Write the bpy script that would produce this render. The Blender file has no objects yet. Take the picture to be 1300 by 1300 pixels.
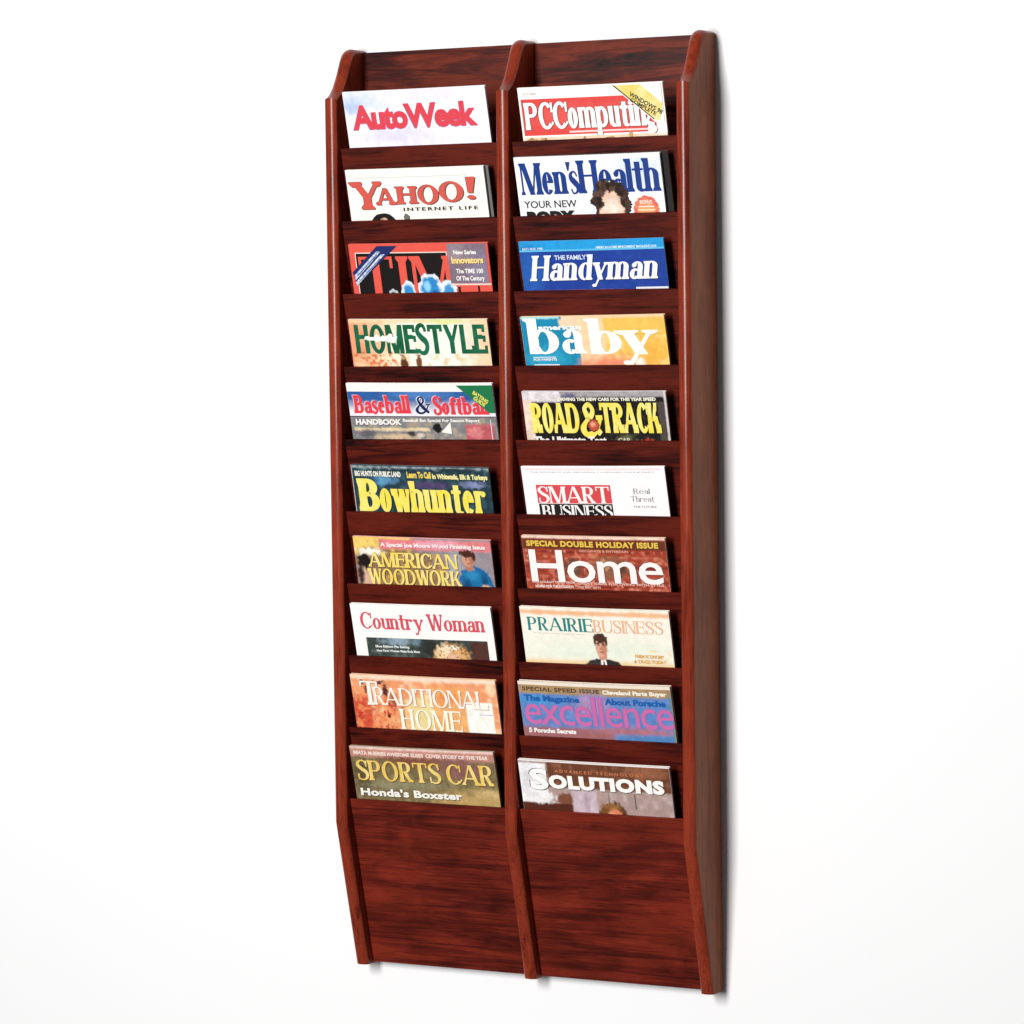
import bpy, bmesh, math, random
import numpy as np
from mathutils import Vector, Matrix
R = math.radians
random.seed(7)
sc = bpy.context.scene
COL = sc.collection

# ------------------------------------------------------------------ camera
cam_d = bpy.data.cameras.new('camera'); cam = bpy.data.objects.new('camera', cam_d); COL.objects.link(cam)
sc.camera = cam
CF, CYAW, CPIT, CROL = 4206.3, 0.4703, -0.0564, -0.0124
cam.location = (2.1956, -3.8734, 0.8557)
cam_d.sensor_width = 36.0
cam_d.lens = 36.0 * CF / 1300.0
cam_d.clip_start = 0.1; cam_d.clip_end = 60
F = Vector((-math.sin(CYAW) * math.cos(CPIT), math.cos(CYAW) * math.cos(CPIT), math.sin(CPIT)))
Rt = F.cross(Vector((0, 0, 1))).normalized(); Up = Rt.cross(F)
cr, sr = math.cos(CROL), math.sin(CROL)
Rt, Up = cr * Rt + sr * Up, -sr * Rt + cr * Up
cam.rotation_euler = Matrix((Rt, Up, -F)).transposed().to_euler()

# ------------------------------------------------------------------ light
w = bpy.data.worlds.new('World'); sc.world = w; w.use_nodes = True
bg = w.node_tree.nodes['Background']
bg.inputs[0].default_value = (0.93, 0.965, 1.0, 1); bg.inputs[1].default_value = 0.075
def area(name, loc, target, size, power, color, shape='SQUARE', sy=None):
    d = bpy.data.lights.new(name, 'AREA'); d.energy = power; d.size = size; d.color = color
    if sy: d.shape = 'RECTANGLE'; d.size_y = sy
    o = bpy.data.objects.new(name, d); COL.objects.link(o); o.location = loc
    o.rotation_euler = (Vector(target) - Vector(loc)).to_track_quat('-Z', 'Y').to_euler()
    return o
area('studio_softbox', (-0.16, -4.0, 1.36), (0.25, 0, 0.82), 0.85, 192, (1.0, 0.99, 0.97), sy=2.3)
sc.view_settings.view_transform = 'Standard'; sc.view_settings.look = 'None'
sc.view_settings.exposure = 0.13; sc.view_settings.gamma = 1.0
sc.render.engine = 'CYCLES'
sc.render.filter_size = 1.8
try:
    sc.cycles.use_denoising = True
    sc.cycles.max_bounces = 8
except Exception: pass

# ------------------------------------------------------------------ materials
def lin(c):
    if isinstance(c, str):
        c = tuple(int(c[i:i + 2], 16) / 255 for i in (0, 2, 4))
    return tuple((x / 12.92 if x <= .04045 else ((x + .055) / 1.055) ** 2.4) for x in c)
def newmat(name):
    m = bpy.data.materials.new(name); m.use_nodes = True
    nt = m.node_tree; b = nt.nodes['Principled BSDF']
    return m, nt, b
def N(nt, t, **k):
    n = nt.nodes.new(t)
    for a, v in k.items(): setattr(n, a, v)
    return n

def wood(name, grain_axis, dark, mid, light, rough=.3, seed=0.0, streak=1.0, spec=.5, bump=.12, rv=.06, mottle=0):
    """stained hardwood: long streaks, darker figure, fine pores"""
    m, nt, b = newmat(name); L = nt.links.new
    tc = N(nt, 'ShaderNodeTexCoord'); oi = N(nt, 'ShaderNodeObjectInfo')
    mul = N(nt, 'ShaderNodeMath', operation='MULTIPLY'); mul.inputs[1].default_value = 7.3
    L(oi.outputs['Random'], mul.inputs[0])
    cmb = N(nt, 'ShaderNodeCombineXYZ')
    for i in range(3): L(mul.outputs[0], cmb.inputs[i])
    add = N(nt, 'ShaderNodeVectorMath', operation='ADD'); L(tc.outputs['Object'], add.inputs[0]); L(cmb.outputs[0], add.inputs[1])
    off = N(nt, 'ShaderNodeVectorMath', operation='ADD'); L(add.outputs[0], off.inputs[0]); off.inputs[1].default_value = (seed, seed * .7, seed * 1.3)
    def scaled(sx, sy):
        mp = N(nt, 'ShaderNodeMapping')
        mp.inputs['Scale'].default_value = (sx, sy, sy) if grain_axis == 'X' else (sy, sy, sx)
        L(off.outputs[0], mp.inputs['Vector']); return mp
    # slow warp of the grain
    n0 = N(nt, 'ShaderNodeTexNoise'); n0.inputs['Scale'].default_value = 1; n0.inputs['Detail'].default_value = 2
    L(scaled(7, 22).outputs[0], n0.inputs['Vector'])
    # figure
    n1 = N(nt, 'ShaderNodeTexNoise'); n1.inputs['Scale'].default_value = 1; n1.inputs['Detail'].default_value = 5
    n1.inputs['Roughness'].default_value = .68; n1.inputs['Distortion'].default_value = 1.1
    L(scaled(4.5, 60 * streak).outputs[0], n1.inputs['Vector'])
    # fine grain
    n2 = N(nt, 'ShaderNodeTexNoise'); n2.inputs['Scale'].default_value = 1; n2.inputs['Detail'].default_value = 4
    n2.inputs['Roughness'].default_value = .7
    L(scaled(16, 560).outputs[0], n2.inputs['Vector'])
    a1 = N(nt, 'ShaderNodeMath', operation='MULTIPLY_ADD'); L(n0.outputs[0], a1.inputs[0]); a1.inputs[1].default_value = .55; L(n1.outputs[0], a1.inputs[2])
    a2 = N(nt, 'ShaderNodeMath', operation='MULTIPLY_ADD'); L(n2.outputs[0], a2.inputs[0]); a2.inputs[1].default_value = .34; L(a1.outputs[0], a2.inputs[2])
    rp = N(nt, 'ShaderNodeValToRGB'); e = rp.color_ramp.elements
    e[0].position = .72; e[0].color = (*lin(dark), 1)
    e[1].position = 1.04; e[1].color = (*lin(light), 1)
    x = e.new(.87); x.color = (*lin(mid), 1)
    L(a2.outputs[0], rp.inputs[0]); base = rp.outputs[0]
    # cloudy figure across the board, and dark pores along the grain
    n4 = N(nt, 'ShaderNodeTexNoise'); n4.inputs['Scale'].default_value = 1; n4.inputs['Detail'].default_value = 4; n4.inputs['Distortion'].default_value = .8
    L(scaled(14, 30).outputs[0], n4.inputs['Vector'])
    r4 = N(nt, 'ShaderNodeMapRange'); r4.inputs[1].default_value = .3; r4.inputs[2].default_value = .7
    r4.inputs[3].default_value = .68 if mottle else .82; r4.inputs[4].default_value = 1.42 if mottle else 1.12; L(n4.outputs[0], r4.inputs[0])
    n5 = N(nt, 'ShaderNodeTexNoise'); n5.inputs['Scale'].default_value = 1; n5.inputs['Detail'].default_value = 1; L(scaled(45, 1100).outputs[0], n5.inputs['Vector'])
    r5 = N(nt, 'ShaderNodeMapRange'); r5.inputs[1].default_value = .30; r5.inputs[2].default_value = .42; r5.inputs[3].default_value = .55; r5.inputs[4].default_value = 1; L(n5.outputs[0], r5.inputs[0])
    mm = N(nt, 'ShaderNodeMath', operation='MULTIPLY'); L(r4.outputs[0], mm.inputs[0]); L(r5.outputs[0], mm.inputs[1])
    vm = N(nt, 'ShaderNodeVectorMath', operation='SCALE'); L(base, vm.inputs[0]); L(mm.outputs[0], vm.inputs['Scale']); L(vm.outputs[0], b.inputs['Base Color'])
    b.inputs['Roughness'].default_value = rough
    b.inputs['Specular IOR Level'].default_value = spec
    rr = N(nt, 'ShaderNodeMapRange'); rr.inputs[3].default_value = rough - rv; rr.inputs[4].default_value = rough + rv * 2
    L(n2.outputs[0], rr.inputs[0]); L(rr.outputs[0], b.inputs['Roughness'])
    bp = N(nt, 'ShaderNodeBump'); bp.inputs['Strength'].default_value = bump; bp.inputs['Distance'].default_value = .0006
    L(n2.outputs[0], bp.inputs['Height']); L(bp.outputs[0], b.inputs['Normal'])
    return m
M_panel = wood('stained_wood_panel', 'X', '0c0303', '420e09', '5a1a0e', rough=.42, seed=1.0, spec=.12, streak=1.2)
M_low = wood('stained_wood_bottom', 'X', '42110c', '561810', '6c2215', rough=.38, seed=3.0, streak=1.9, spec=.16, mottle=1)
M_back = wood('stained_wood_back', 'X', '080202', '45110a', '6a2310', rough=.42, seed=4.1, streak=.8, spec=.12)
M_div = wood('stained_wood_divider', 'Z', '5a1d13', '7c2c1b', '8a3521', rough=.2, seed=2.2, streak=1.8, spec=.24, bump=.006, rv=.02)
M_side = wood('stained_wood_side', 'Z', '6c341c', '7c4024', '86492a', rough=.45, seed=5.2, streak=1.8, bump=.03, spec=.12)  # browner base colour stands in for the wall's sheen on the outer side

_pc = {}
def ink(c, c2=None, scale=60, var=.05, rough=.32):
    """printed glossy paper in one ink, or two mixed in soft patches as in a printed photo"""
    key = (c, c2, scale)
    if key in _pc: return _pc[key]
    m, nt, b = newmat('print_' + c); L = nt.links.new
    tc = N(nt, 'ShaderNodeTexCoord'); n = N(nt, 'ShaderNodeTexNoise'); L(tc.outputs['Object'], n.inputs['Vector'])
    n.inputs['Scale'].default_value = scale; n.inputs['Detail'].default_value = 3
    rp = N(nt, 'ShaderNodeValToRGB'); e = rp.color_ramp.elements
    a = lin(c)
    if c2: bcol = lin(c2); e[0].position = .38; e[1].position = .62
    else: bcol = tuple(min(1, x * (1 - var * 1.5)) for x in a); e[0].position = .2; e[1].position = .8
    e[0].color = (*a, 1); e[1].color = (*bcol, 1)
    L(n.outputs[0], rp.inputs[0]); L(rp.outputs[0], b.inputs['Base Color'])
    b.inputs['Roughness'].default_value = rough; b.inputs['Specular IOR Level'].default_value = .45
    _pc[key] = m; return m
def page_mat(name, c):
    m, nt, b = newmat(name); L = nt.links.new
    tc = N(nt, 'ShaderNodeTexCoord'); mp = N(nt, 'ShaderNodeMapping'); mp.inputs['Scale'].default_value = (60, 2600, 650)
    L(tc.outputs['Object'], mp.inputs['Vector'])
    n = N(nt, 'ShaderNodeTexNoise'); n.inputs['Scale'].default_value = 1; L(mp.outputs[0], n.inputs['Vector'])
    rp = N(nt, 'ShaderNodeValToRGB'); e = rp.color_ramp.elements
    a = lin(c); e[0].color = (*[x * .72 for x in a], 1); e[1].color = (*a, 1); e[0].position = .35; e[1].position = .6
    L(n.outputs[0], rp.inputs[0]); L(rp.outputs[0], b.inputs['Base Color']); b.inputs['Roughness'].default_value = .6
    return m
M_pages = page_mat('paper_pages', 'e8dfd2')

mw, nt, b = newmat('painted_plaster')
tc = N(nt, 'ShaderNodeTexCoord'); n = N(nt, 'ShaderNodeTexNoise'); n.inputs['Scale'].default_value = 55; n.inputs['Detail'].default_value = 6
n3 = N(nt, 'ShaderNodeTexNoise'); n3.inputs['Scale'].default_value = 1.7; n3.inputs['Detail'].default_value = 3
nt.links.new(tc.outputs['Object'], n.inputs['Vector']); nt.links.new(tc.outputs['Object'], n3.inputs['Vector'])
rp = N(nt, 'ShaderNodeValToRGB'); rp.color_ramp.elements[0].color = (.87, .87, .89, 1); rp.color_ramp.elements[1].color = (.90, .90, .91, 1)
nt.links.new(n3.outputs[0], rp.inputs[0]); nt.links.new(rp.outputs[0], b.inputs['Base Color'])
b.inputs['Roughness'].default_value = .75
bp = N(nt, 'ShaderNodeBump'); bp.inputs['Strength'].default_value = .08; bp.inputs['Distance'].default_value = .001
nt.links.new(n.outputs[0], bp.inputs['Height']); nt.links.new(bp.outputs[0], b.inputs['Normal'])
M_wall = mw

# ------------------------------------------------------------------ helpers
def obj(name, verts, faces, mat, parent=None, smooth=False, mats=None, fm=None):
    me = bpy.data.meshes.new(name); me.from_pydata(verts, [], faces)
    for m_ in (mats or [mat]): me.materials.append(m_)
    if fm:
        for p, i in zip(me.polygons, fm): p.material_index = i
    if smooth:
        for p in me.polygons: p.use_smooth = True
    me.update()
    o = bpy.data.objects.new(name, me); COL.objects.link(o)
    if parent: o.parent = parent
    return o
def bm_obj(name, bm, mat, parent=None):
    me = bpy.data.meshes.new(name); bm.normal_update(); bm.to_mesh(me); bm.free(); me.materials.append(mat)
    o = bpy.data.objects.new(name, me); COL.objects.link(o)
    if parent: o.parent = parent
    return o
def prism(pts, ext, frame, bevel=0, seg=2):
    """closed prism: outline pts (a,b) swept along c over ext; frame(a,b,c)->xyz"""
    bm = bmesh.new()
    lo = [bm.verts.new(frame(a, b, ext[0])) for a, b in pts]; hi = [bm.verts.new(frame(a, b, ext[1])) for a, b in pts]
    bm.faces.new(lo); bm.faces.new(list(reversed(hi)))
    n = len(pts)
    for i in range(n): bm.faces.new((lo[i], hi[i], hi[(i + 1) % n], lo[(i + 1) % n]))
    bmesh.ops.recalc_face_normals(bm, faces=bm.faces)
    if bevel:
        ed = [e for e in bm.edges if e.calc_face_angle(0) > .6]
        bmesh.ops.bevel(bm, geom=ed, offset=bevel, segments=seg, profile=.5, affect='EDGES', clamp_overlap=True)
        for f in bm.faces:
            f.smooth = True
        for e in bm.edges:
            if e.calc_face_angle(0) > .5: e.smooth = False
    return bm

# ------------------------------------------------------------------ rack dimensions (metres)
P, T = .2524, .0178            # divider pitch, thickness
D, DB = .0864, .0348           # full depth, depth at the foot
DR, Z1, S = .0753, 1.0895, .0955   # rim depth, first rim height, pocket spacing
ZK, ZS, H = .1987, 1.1558, 1.2192
TA = .25; ANG = math.atan(TA); SA, CA = math.sin(ANG), math.cos(ANG)
PT = .0035                     # pocket panel thickness
INNER = P - T

wall = obj('wall', [(-4, .0015, -2.2), (5, .0015, -2.2), (5, .0015, 3.6), (-4, .0015, 3.6)], [(0, 1, 2, 3)], M_wall)
wall['kind'] = 'structure'

rack = bpy.data.objects.new('magazine_rack', None); COL.objects.link(rack); rack.empty_display_size = .1
rack['label'] = 'tall reddish brown wooden wall rack with two columns of ten slanted pockets'
rack['category'] = 'magazine rack'

prof = [(0, 0), (DB, 0), (D, ZK), (D, ZS), (.0800, 1.1585), (.0725, 1.1640), (.0655, 1.1720), (.0590, 1.1820), (.0535, 1.1920),
        (.0490, 1.2010), (.0450, 1.2090), (.0405, 1.2160), (.0350, 1.2205), (.0290, 1.2230), (0, 1.2232)]
# cross-section of a divider's front edge: gently crowned, then rounded over to the sides
CROWN = []
for q in (-1, -.985, -.95, -.88, -.78, -.64, -.46, -.24, 0, .24, .46, .64, .78, .88, .95, .985, 1):
    CROWN.append((T / 2 * (1 + q), .0055 * (1 - math.sqrt(max(0, 1 - q * q)))))
def divider_mesh(x0):
    # denser outline, with the inward direction at every point
    pts = []
    n = len(prof)
    for i in range(1, n - 1):
        a, b_, c = prof[i - 1], prof[i], prof[i + 1]
        e1 = Vector((b_[0] - a[0], b_[1] - a[1])).normalized(); e2 = Vector((c[0] - b_[0], c[1] - b_[1])).normalized()
        if i == 1: nn = Vector((-1, 0))
        else:
            t = (e1 + e2).normalized(); nn = Vector((-t.y, t.x)) / max(.5, abs((e1 + e2).length / 2))
        pts.append((b_, nn))
    bm = bmesh.new(); rows = []
    for x, d in CROWN:
        by = .003 * max(0, abs(2 * x / T - 1) - .88) / .12
        row = [bm.verts.new((x0 + x, -by, 0))]
        for (p_, nn) in pts: row.append(bm.verts.new((x0 + x, -(p_[0] + nn.x * d), p_[1] + nn.y * d)))
        row.append(bm.verts.new((x0 + x, -by, prof[-1][1] - min(d, .003)))); rows.append(row)
    for a, b_ in zip(rows, rows[1:]):
        m_ = len(a)
        for i in range(m_):
            f = bm.faces.new((a[i], b_[i], b_[(i + 1) % m_], a[(i + 1) % m_])); f.smooth = True
    bm.faces.new(rows[0]); bm.faces.new(list(reversed(rows[-1])))
    bmesh.ops.recalc_face_normals(bm, faces=bm.faces)
    for e in bm.edges:
        if e.calc_face_angle(0) > .6: e.smooth = False
    return bm
for i in range(3):
    o = bm_obj('divider', divider_mesh(i * P), M_div, rack)
    if i == 2:                                   # outer face: brown sheen off the white wall is put into its colour
        o.data.materials.append(M_side)
        for p_ in o.data.polygons:
            if p_.normal.x > .9: p_.material_index = 1
# small dowel plug in the sloping shoulder of the outer right divider
pc = Vector((2 * P + T * .5, -.0436, 1.2085)); pn = Vector((0, -.87, .49)).normalized(); pu = Vector((1, 0, 0)); pv = pn.cross(pu)
bm = bmesh.new(); ring = []
for rr_, hh in ((.0026, -.002), (.0026, .0006), (.0018, .0011)):
    ring.append([bm.verts.new(pc + pn * (hh + .0004) + pu * rr_ * math.cos(2 * math.pi * i / 14) + pv * rr_ * math.sin(2 * math.pi * i / 14)) for i in range(14)])
for a, b_ in zip(ring, ring[1:]):
    for i in range(14): bm.faces.new((a[i], a[(i + 1) % 14], b_[(i + 1) % 14], b_[i]))
bm.faces.new(ring[-1]); bmesh.ops.recalc_face_normals(bm, faces=bm.faces)
bm_obj('dowel_plug', bm, M_side, rack)
# back board
for i in range(2):
    x0 = i * P + T
    bm = prism([(0.0005, .012), (.006, .012), (.006, H), (0.0005, H)], (x0, x0 + INNER), lambda a, b_, c: (c, -a, b_))
    bm_obj('back_board', bm, M_back, rack)
# slanted pocket fronts
def slope(X0, zr):
    """rim frame: x across, t up the slope, n towards the viewer"""
    return lambda x, t, n_: (X0 + x, -DR - SA * t - CA * n_, zr + CA * t - SA * n_)
for c in range(2):
    for k in range(10):
        fr = slope(c * P + T, Z1 - k * S)
        last = k == 9
        ln = (Z1 - 9 * S - .002) / CA if last else (DR - .010) / SA
        pts = [(0, 0), (0, -PT), (-ln, -PT), (-ln, 0)]
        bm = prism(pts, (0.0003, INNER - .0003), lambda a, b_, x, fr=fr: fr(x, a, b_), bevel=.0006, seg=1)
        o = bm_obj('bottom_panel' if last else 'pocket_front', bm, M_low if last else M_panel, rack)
        # pocket floor the magazine stands on
        t0 = -.213
        pts = [(t0, -PT - .0002), (t0, -PT - .0192 if k else -.030), (t0 - .004, -PT - .0192 if k else -.030), (t0 - .004, -PT - .0002)]
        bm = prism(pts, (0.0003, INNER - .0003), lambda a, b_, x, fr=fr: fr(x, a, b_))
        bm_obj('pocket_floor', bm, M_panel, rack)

# ------------------------------------------------------------------ drawn serif alphabet (cap height 1)
class Pen:
    def __init__(s, k=.17, n=.05, sf=.06, xh=.66, sw=1.0): s.k, s.n, s.sf, s.xh, s.sw = k, n, sf, xh, sw; s.q = []
    def rect(s, x0, y0, x1, y1): s.q.append([(x0, y0), (x1, y0), (x1, y1), (x0, y1)])
    def ser(s, x, y, w, up=1, l=1, r=1):
        if s.sf <= 0: return
        n = s.n
        s.q.append([(x - s.sf * l, y), (x + w + s.sf * r, y), (x + w + s.sf * r, y + up * n * .8), (x + w, y + up * n * 2), (x, y + up * n * 2), (x - s.sf * l, y + up * n * .8)])
    def stem(s, x, y0, y1, b=1, t=1, w=None):
        w = w or s.k; s.rect(x, y0, x + w, y1)
        if b: s.ser(x, y0, w)
        if t == 1: s.ser(x, y1, w, -1)
        if t == 2: s.ser(x, y1, w, -1, r=0)
    def dg(s, x0, y0, x1, y1, w): s.q.append([(x0, y0), (x0 + w, y0), (x1 + w, y1), (x1, y1)])
    def ell(s, cx, cy, rx, ry, a0=0, a1=360, k=None, n=None):
        k = s.k if k is None else k; n = s.n if n is None else n
        m = max(4, int(abs(a1 - a0) / 15)); pr = None
        for i in range(m + 1):
            a = R(a0 + (a1 - a0) * i / m); c, q = math.cos(a), math.sin(a)
            cur = ((cx + rx * c, cy + ry * q), (cx + (rx - k) * c, cy + (ry - n) * q))
            if pr: s.q.append([pr[0], cur[0], cur[1], pr[1]])
            pr = cur
    def path(s, pts, m=5):
        P_ = [pts[0]] + pts + [pts[-1]]; out = []
        for i in range(1, len(P_) - 2):
            for j in range(m):
                t = j / m; r = []
                for d in range(3):
                    a, b_, c, e = P_[i - 1][d], P_[i][d], P_[i + 1][d], P_[i + 2][d]
                    r.append(.5 * (2 * b_ + (c - a) * t + (2 * a - 5 * b_ + 4 * c - e) * t * t + (3 * b_ - a - 3 * c + e) * t ** 3))
                out.append(r)
        out.append(list(pts[-1])); pr = None
        for i, (x, y, w_) in enumerate(out):
            A = out[max(0, i - 1)]; B = out[min(len(out) - 1, i + 1)]
            dx, dy = B[0] - A[0], B[1] - A[1]; l = math.hypot(dx, dy) or 1
            nx, ny = -dy / l * w_ / 2, dx / l * w_ / 2
            cur = ((x + nx, y + ny), (x - nx, y - ny))
            if pr: s.q.append([pr[0], pr[1], cur[1], cur[0]])
            pr = cur
    def glyph(s, ch):
        k, n, xh = s.k, s.n, s.xh; s.q = []; kk = k
        def bowl(x, y0, y1, wd):
            ry = (y1 - y0) / 2; rx = min(wd, max(ry * .95, k * 1.3))
            s.rect(x, y0, x + wd - rx, y0 + n); s.rect(x, y1 - n, x + wd - rx, y1)
            s.ell(x + wd - rx, y0 + ry, rx, ry, -90, 90)
        W = .6
        if ch == 'A':
            s.dg(0, 0, .34, 1, n * 1.2); s.dg(.62, 0, .3, 1, k); s.rect(.14, .29, .62, .29 + n); s.ser(0, 0, n * 1.2); s.ser(.62, 0, k); W = .62 + k
        elif ch == 'B': s.stem(0, 0, 1); bowl(k, .52 - n / 2, 1, .28 + k * .5); bowl(k, 0, .52 + n / 2, .33 + k * .5); W = .33 + k * 1.5
        elif ch in 'CG':
            s.ell(.4, .5, .4, .51, 42, 318); s.rect(.66, .62, .66 + n, .98) if s.sf else 0; W = .72
            s.path([(.69, .17, n), (.72, .27, n * .8)])
        elif ch == 'D': s.stem(0, 0, 1); bowl(k, 0, 1, .5 + k * .4); W = .5 + k * 1.4
        elif ch in 'EFL':
            s.stem(0, 0, 1, 1, 1); W = .5 + k * .5
            if ch in 'EF':
                s.rect(k, 1 - n, W, 1); s.dg(W - n, .74, W - n, 1, n); s.rect(k, .5, W * .78, .5 + n); s.dg(W * .78, .4, W * .78, .62, n)
            if ch in 'EL': s.rect(k, 0, W, n); s.dg(W - n * .5, 0, W - n * .5, .28, n)
        elif ch == 'H': s.stem(0, 0, 1); s.stem(.5, 0, 1); s.rect(k, .5, .5, .5 + n); W = .5 + k
        elif ch == 'I': s.stem(0, 0, 1); W = k
        elif ch == 'K': s.stem(0, 0, 1); s.dg(k, .4, .5, 1, n * 1.4); s.dg(.55, 0, k + .08, .56, k); s.ser(.5, 1, n, -1); s.ser(.55, 0, k); W = .55 + k
        elif ch == 'M':
            s.stem(0, 0, 1, 1, 2, w=n * 1.2); s.dg(.34, 0, n * .3, 1, k); s.dg(.34 + k * .4, 0, .66, 1, n * 1.2); s.stem(.66, 0, 1); W = .66 + k
        elif ch == 'N': s.stem(0, 0, 1, 1, 2, w=n * 1.2); s.dg(.52, 0, 0, 1, k); s.stem(.52 + k - n * 1.2, 0, 1, 0, 1, w=n * 1.2); W = .52 + k
        elif ch == 'O': s.ell(.41, .5, .41, .515); W = .82
        elif ch == 'P': s.stem(0, 0, 1); bowl(k, .45, 1, .33 + k * .5); W = .33 + k * 1.5
        elif ch == 'R': s.stem(0, 0, 1); bowl(k, .47, 1, .31 + k * .5); s.dg(.42, 0, .2, .49, k); s.ser(.42, 0, k, l=0); W = .42 + k * 1.2
        elif ch == 'S':
            s.path([(.48, .76, n), (.42, .93, n), (.27, .985, n), (.11, .9, n + .5 * (k - n)), (.07, .74, k * .9), (.25, .55, k), (.44, .42, k), (.5, .25, k * .9), (.42, .08, n + .4 * (k - n)), (.25, .015, n), (.08, .08, n), (.03, .26, n)])
            if s.sf: s.rect(.46, .68, .46 + n, .98); s.rect(.02, .02, .02 + n, .32)
            W = .54
        elif ch == 'T': s.stem(.27, 0, 1, 1, 0); s.rect(0, 1 - n, .54 + k, 1); s.dg(0, .76, 0, 1, n); s.dg(.54 + k - n, .76, .54 + k - n, 1, n); W = .54 + k
        elif ch == 'U': s.stem(0, .3, 1, 0, 1); s.ell(.29 + k * .35, .3, .29 + k * .35, .315, 180, 360); s.stem(.58 + k * .7 - n, .3, 1, 0, 1, w=n); W = .58 + k * .7
        elif ch in 'VWv' or ch == 'w':
            h = 1 if ch != 'w' else xh; z = 1 if ch != 'w' else .78
            s.dg(.22 * z, 0, 0, h, k); s.dg(.22 * z + k * .4, 0, .44 * z, h, n * 1.2)
            s.dg(.62 * z, 0, .40 * z, h, k); s.dg(.62 * z + k * .4, 0, .84 * z, h, n * 1.2)
            s.ser(0, h, k, -1); s.ser(.84 * z, h, n, -1); W = .86 * z + n
        elif ch == 'Y': s.dg(.27, .42, 0, 1, k); s.dg(.27 + k - n * 1.2, .42, .62, 1, n * 1.2); s.stem(.27, 0, .45, 1, 0); s.ser(0, 1, k, -1); s.ser(.62, 1, n, -1); W = .64 + n
        elif ch == '&':
            s.path([(.78, .5, n), (.66, .26, n), (.46, .04, n * 1.4), (.2, .02, k * .7), (.09, .2, k * .9), (.24, .44, k * .5), (.46, .62, n * 1.2), (.52, .82, k * .6), (.38, .97, n), (.22, .84, k * .6), (.3, .6, k * .8), (.5, .3, k), (.76, .03, k * .7)])
            s.rect(.62, .48, .88, .48 + n); W = .86
        elif ch == '!': s.q.append([(.02, .3), (.02 + k * .6, .3), (k + .04, 1), (0, 1)]); s.ell(k * .5, .09, k * .5, .09, 0, 360, k * .5, .09); W = k
        elif ch == "'": s.q.append([(k * .3, .72), (k * .6, .72), (k, 1), (0.02, 1)]); W = k * .4
        elif ch == 'a':
            s.stem(.3, 0, xh * .7, 0, 0); s.ell(.17 + k * .5, xh * .7, .13 + k * .5, xh * .3, 0, 165); s.ell(.2, xh * .29, .2, xh * .31, 40, 330, k * .9)
            s.ell(.06 + k * .45, xh * .76, k * .42, xh * .1, 0, 360, k * .42, xh * .1); s.ser(.3, 0, k, l=0); W = .3 + k
        elif ch == 'b': s.stem(0, 0, 1, 0, 2); s.ell(.24 + k * .3, xh / 2, .24 + k * .3, xh / 2 + .01, -150, 150); W = .48 + k * .6
        elif ch == 'd': s.stem(.3 + k * .2, 0, 1, 1, 2); s.ell(.24 + k * .2, xh / 2, .24 + k * .2, xh / 2 + .01, 30, 330); W = .3 + k * 1.2
        elif ch == 'e': s.ell(.25, xh / 2, .25, xh / 2 + .01, 0, 322); s.rect(k * .6, xh * .52, .48, xh * .52 + n); W = .5
        elif ch in 'hnmu':
            g = .30 + k * .1
            if ch == 'u':
                s.stem(0, .2, xh, 0, 2); s.stem(g, 0, xh, 1, 2); s.ell((g + k) / 2, .2, (g + k) / 2, .21, 180, 360)
            else:
                s.stem(0, 0, 1 if ch == 'h' else xh, 1, 2); s.ell((g + k) / 2, xh - .19, (g + k) / 2, .2, 0, 150); s.stem(g, 0, xh - .19, 1, 0)
                if ch == 'm': s.ell(g + (g + k) / 2, xh - .19, (g + k) / 2, .2, 0, 150); s.stem(2 * g, 0, xh - .19, 1, 0)
            W = (2 * g if ch == 'm' else g) + k
        elif ch == 'k': s.stem(0, 0, 1); s.dg(k * .9, .2, .3, xh, n * 1.4); s.dg(.32 + k * .2, 0, k * 1.1, xh * .62, k); W = .34 + k * 1.1
        elif ch == 'l': s.stem(0, 0, 1, 1, 2); W = k
        elif ch == 'o': s.ell(.26, xh / 2, .26, xh / 2 + .01); W = .52
        elif ch == 'r': s.stem(0, 0, xh, 1, 2); s.ell(.2 + k * .5, xh - .2, .2, .2, 35, 150); s.ell(.26 + k * .5, xh - .1, k * .45, .09, 0, 360, k * .45, .09); W = .32 + k * .8
        elif ch == 's':
            s.path([(.33, xh * .76, n), (.28, xh * .93, n), (.18, xh * .98, n), (.07, xh * .86, k * .6), (.08, xh * .68, k * .85), (.2, xh * .52, k * .95), (.31, xh * .36, k * .9), (.32, xh * .18, k * .65), (.22, xh * .03, n), (.1, xh * .03, n), (.04, xh * .22, n)])
            W = .37
        elif ch == 't': s.stem(.1, .12, .9, 0, 0); s.rect(0, xh - n, .3 + k * .5, xh); s.ell(.1 + (k + .16) / 2, .15, (k + .16) / 2, .16, 180, 330); W = .3 + k * .5
        elif ch == 'y':
            s.dg(.22, 0, 0, xh, k); s.dg(.08, -.28, .46, xh, n * 1.3); s.ser(0, xh, k, -1); s.ser(.46, xh, n, -1); s.ell(.07, -.22, .07, .06, 0, 360, .07, .06); W = .46 + n
        elif ch == 'p': s.stem(0, -.3, xh, 1, 2); s.q[-2:] = s.q[-2:]; s.ell(.24 + k * .3, xh / 2, .24 + k * .3, xh / 2 + .01, -150, 150); W = .48 + k * .6
        elif ch == 'g':
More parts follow.
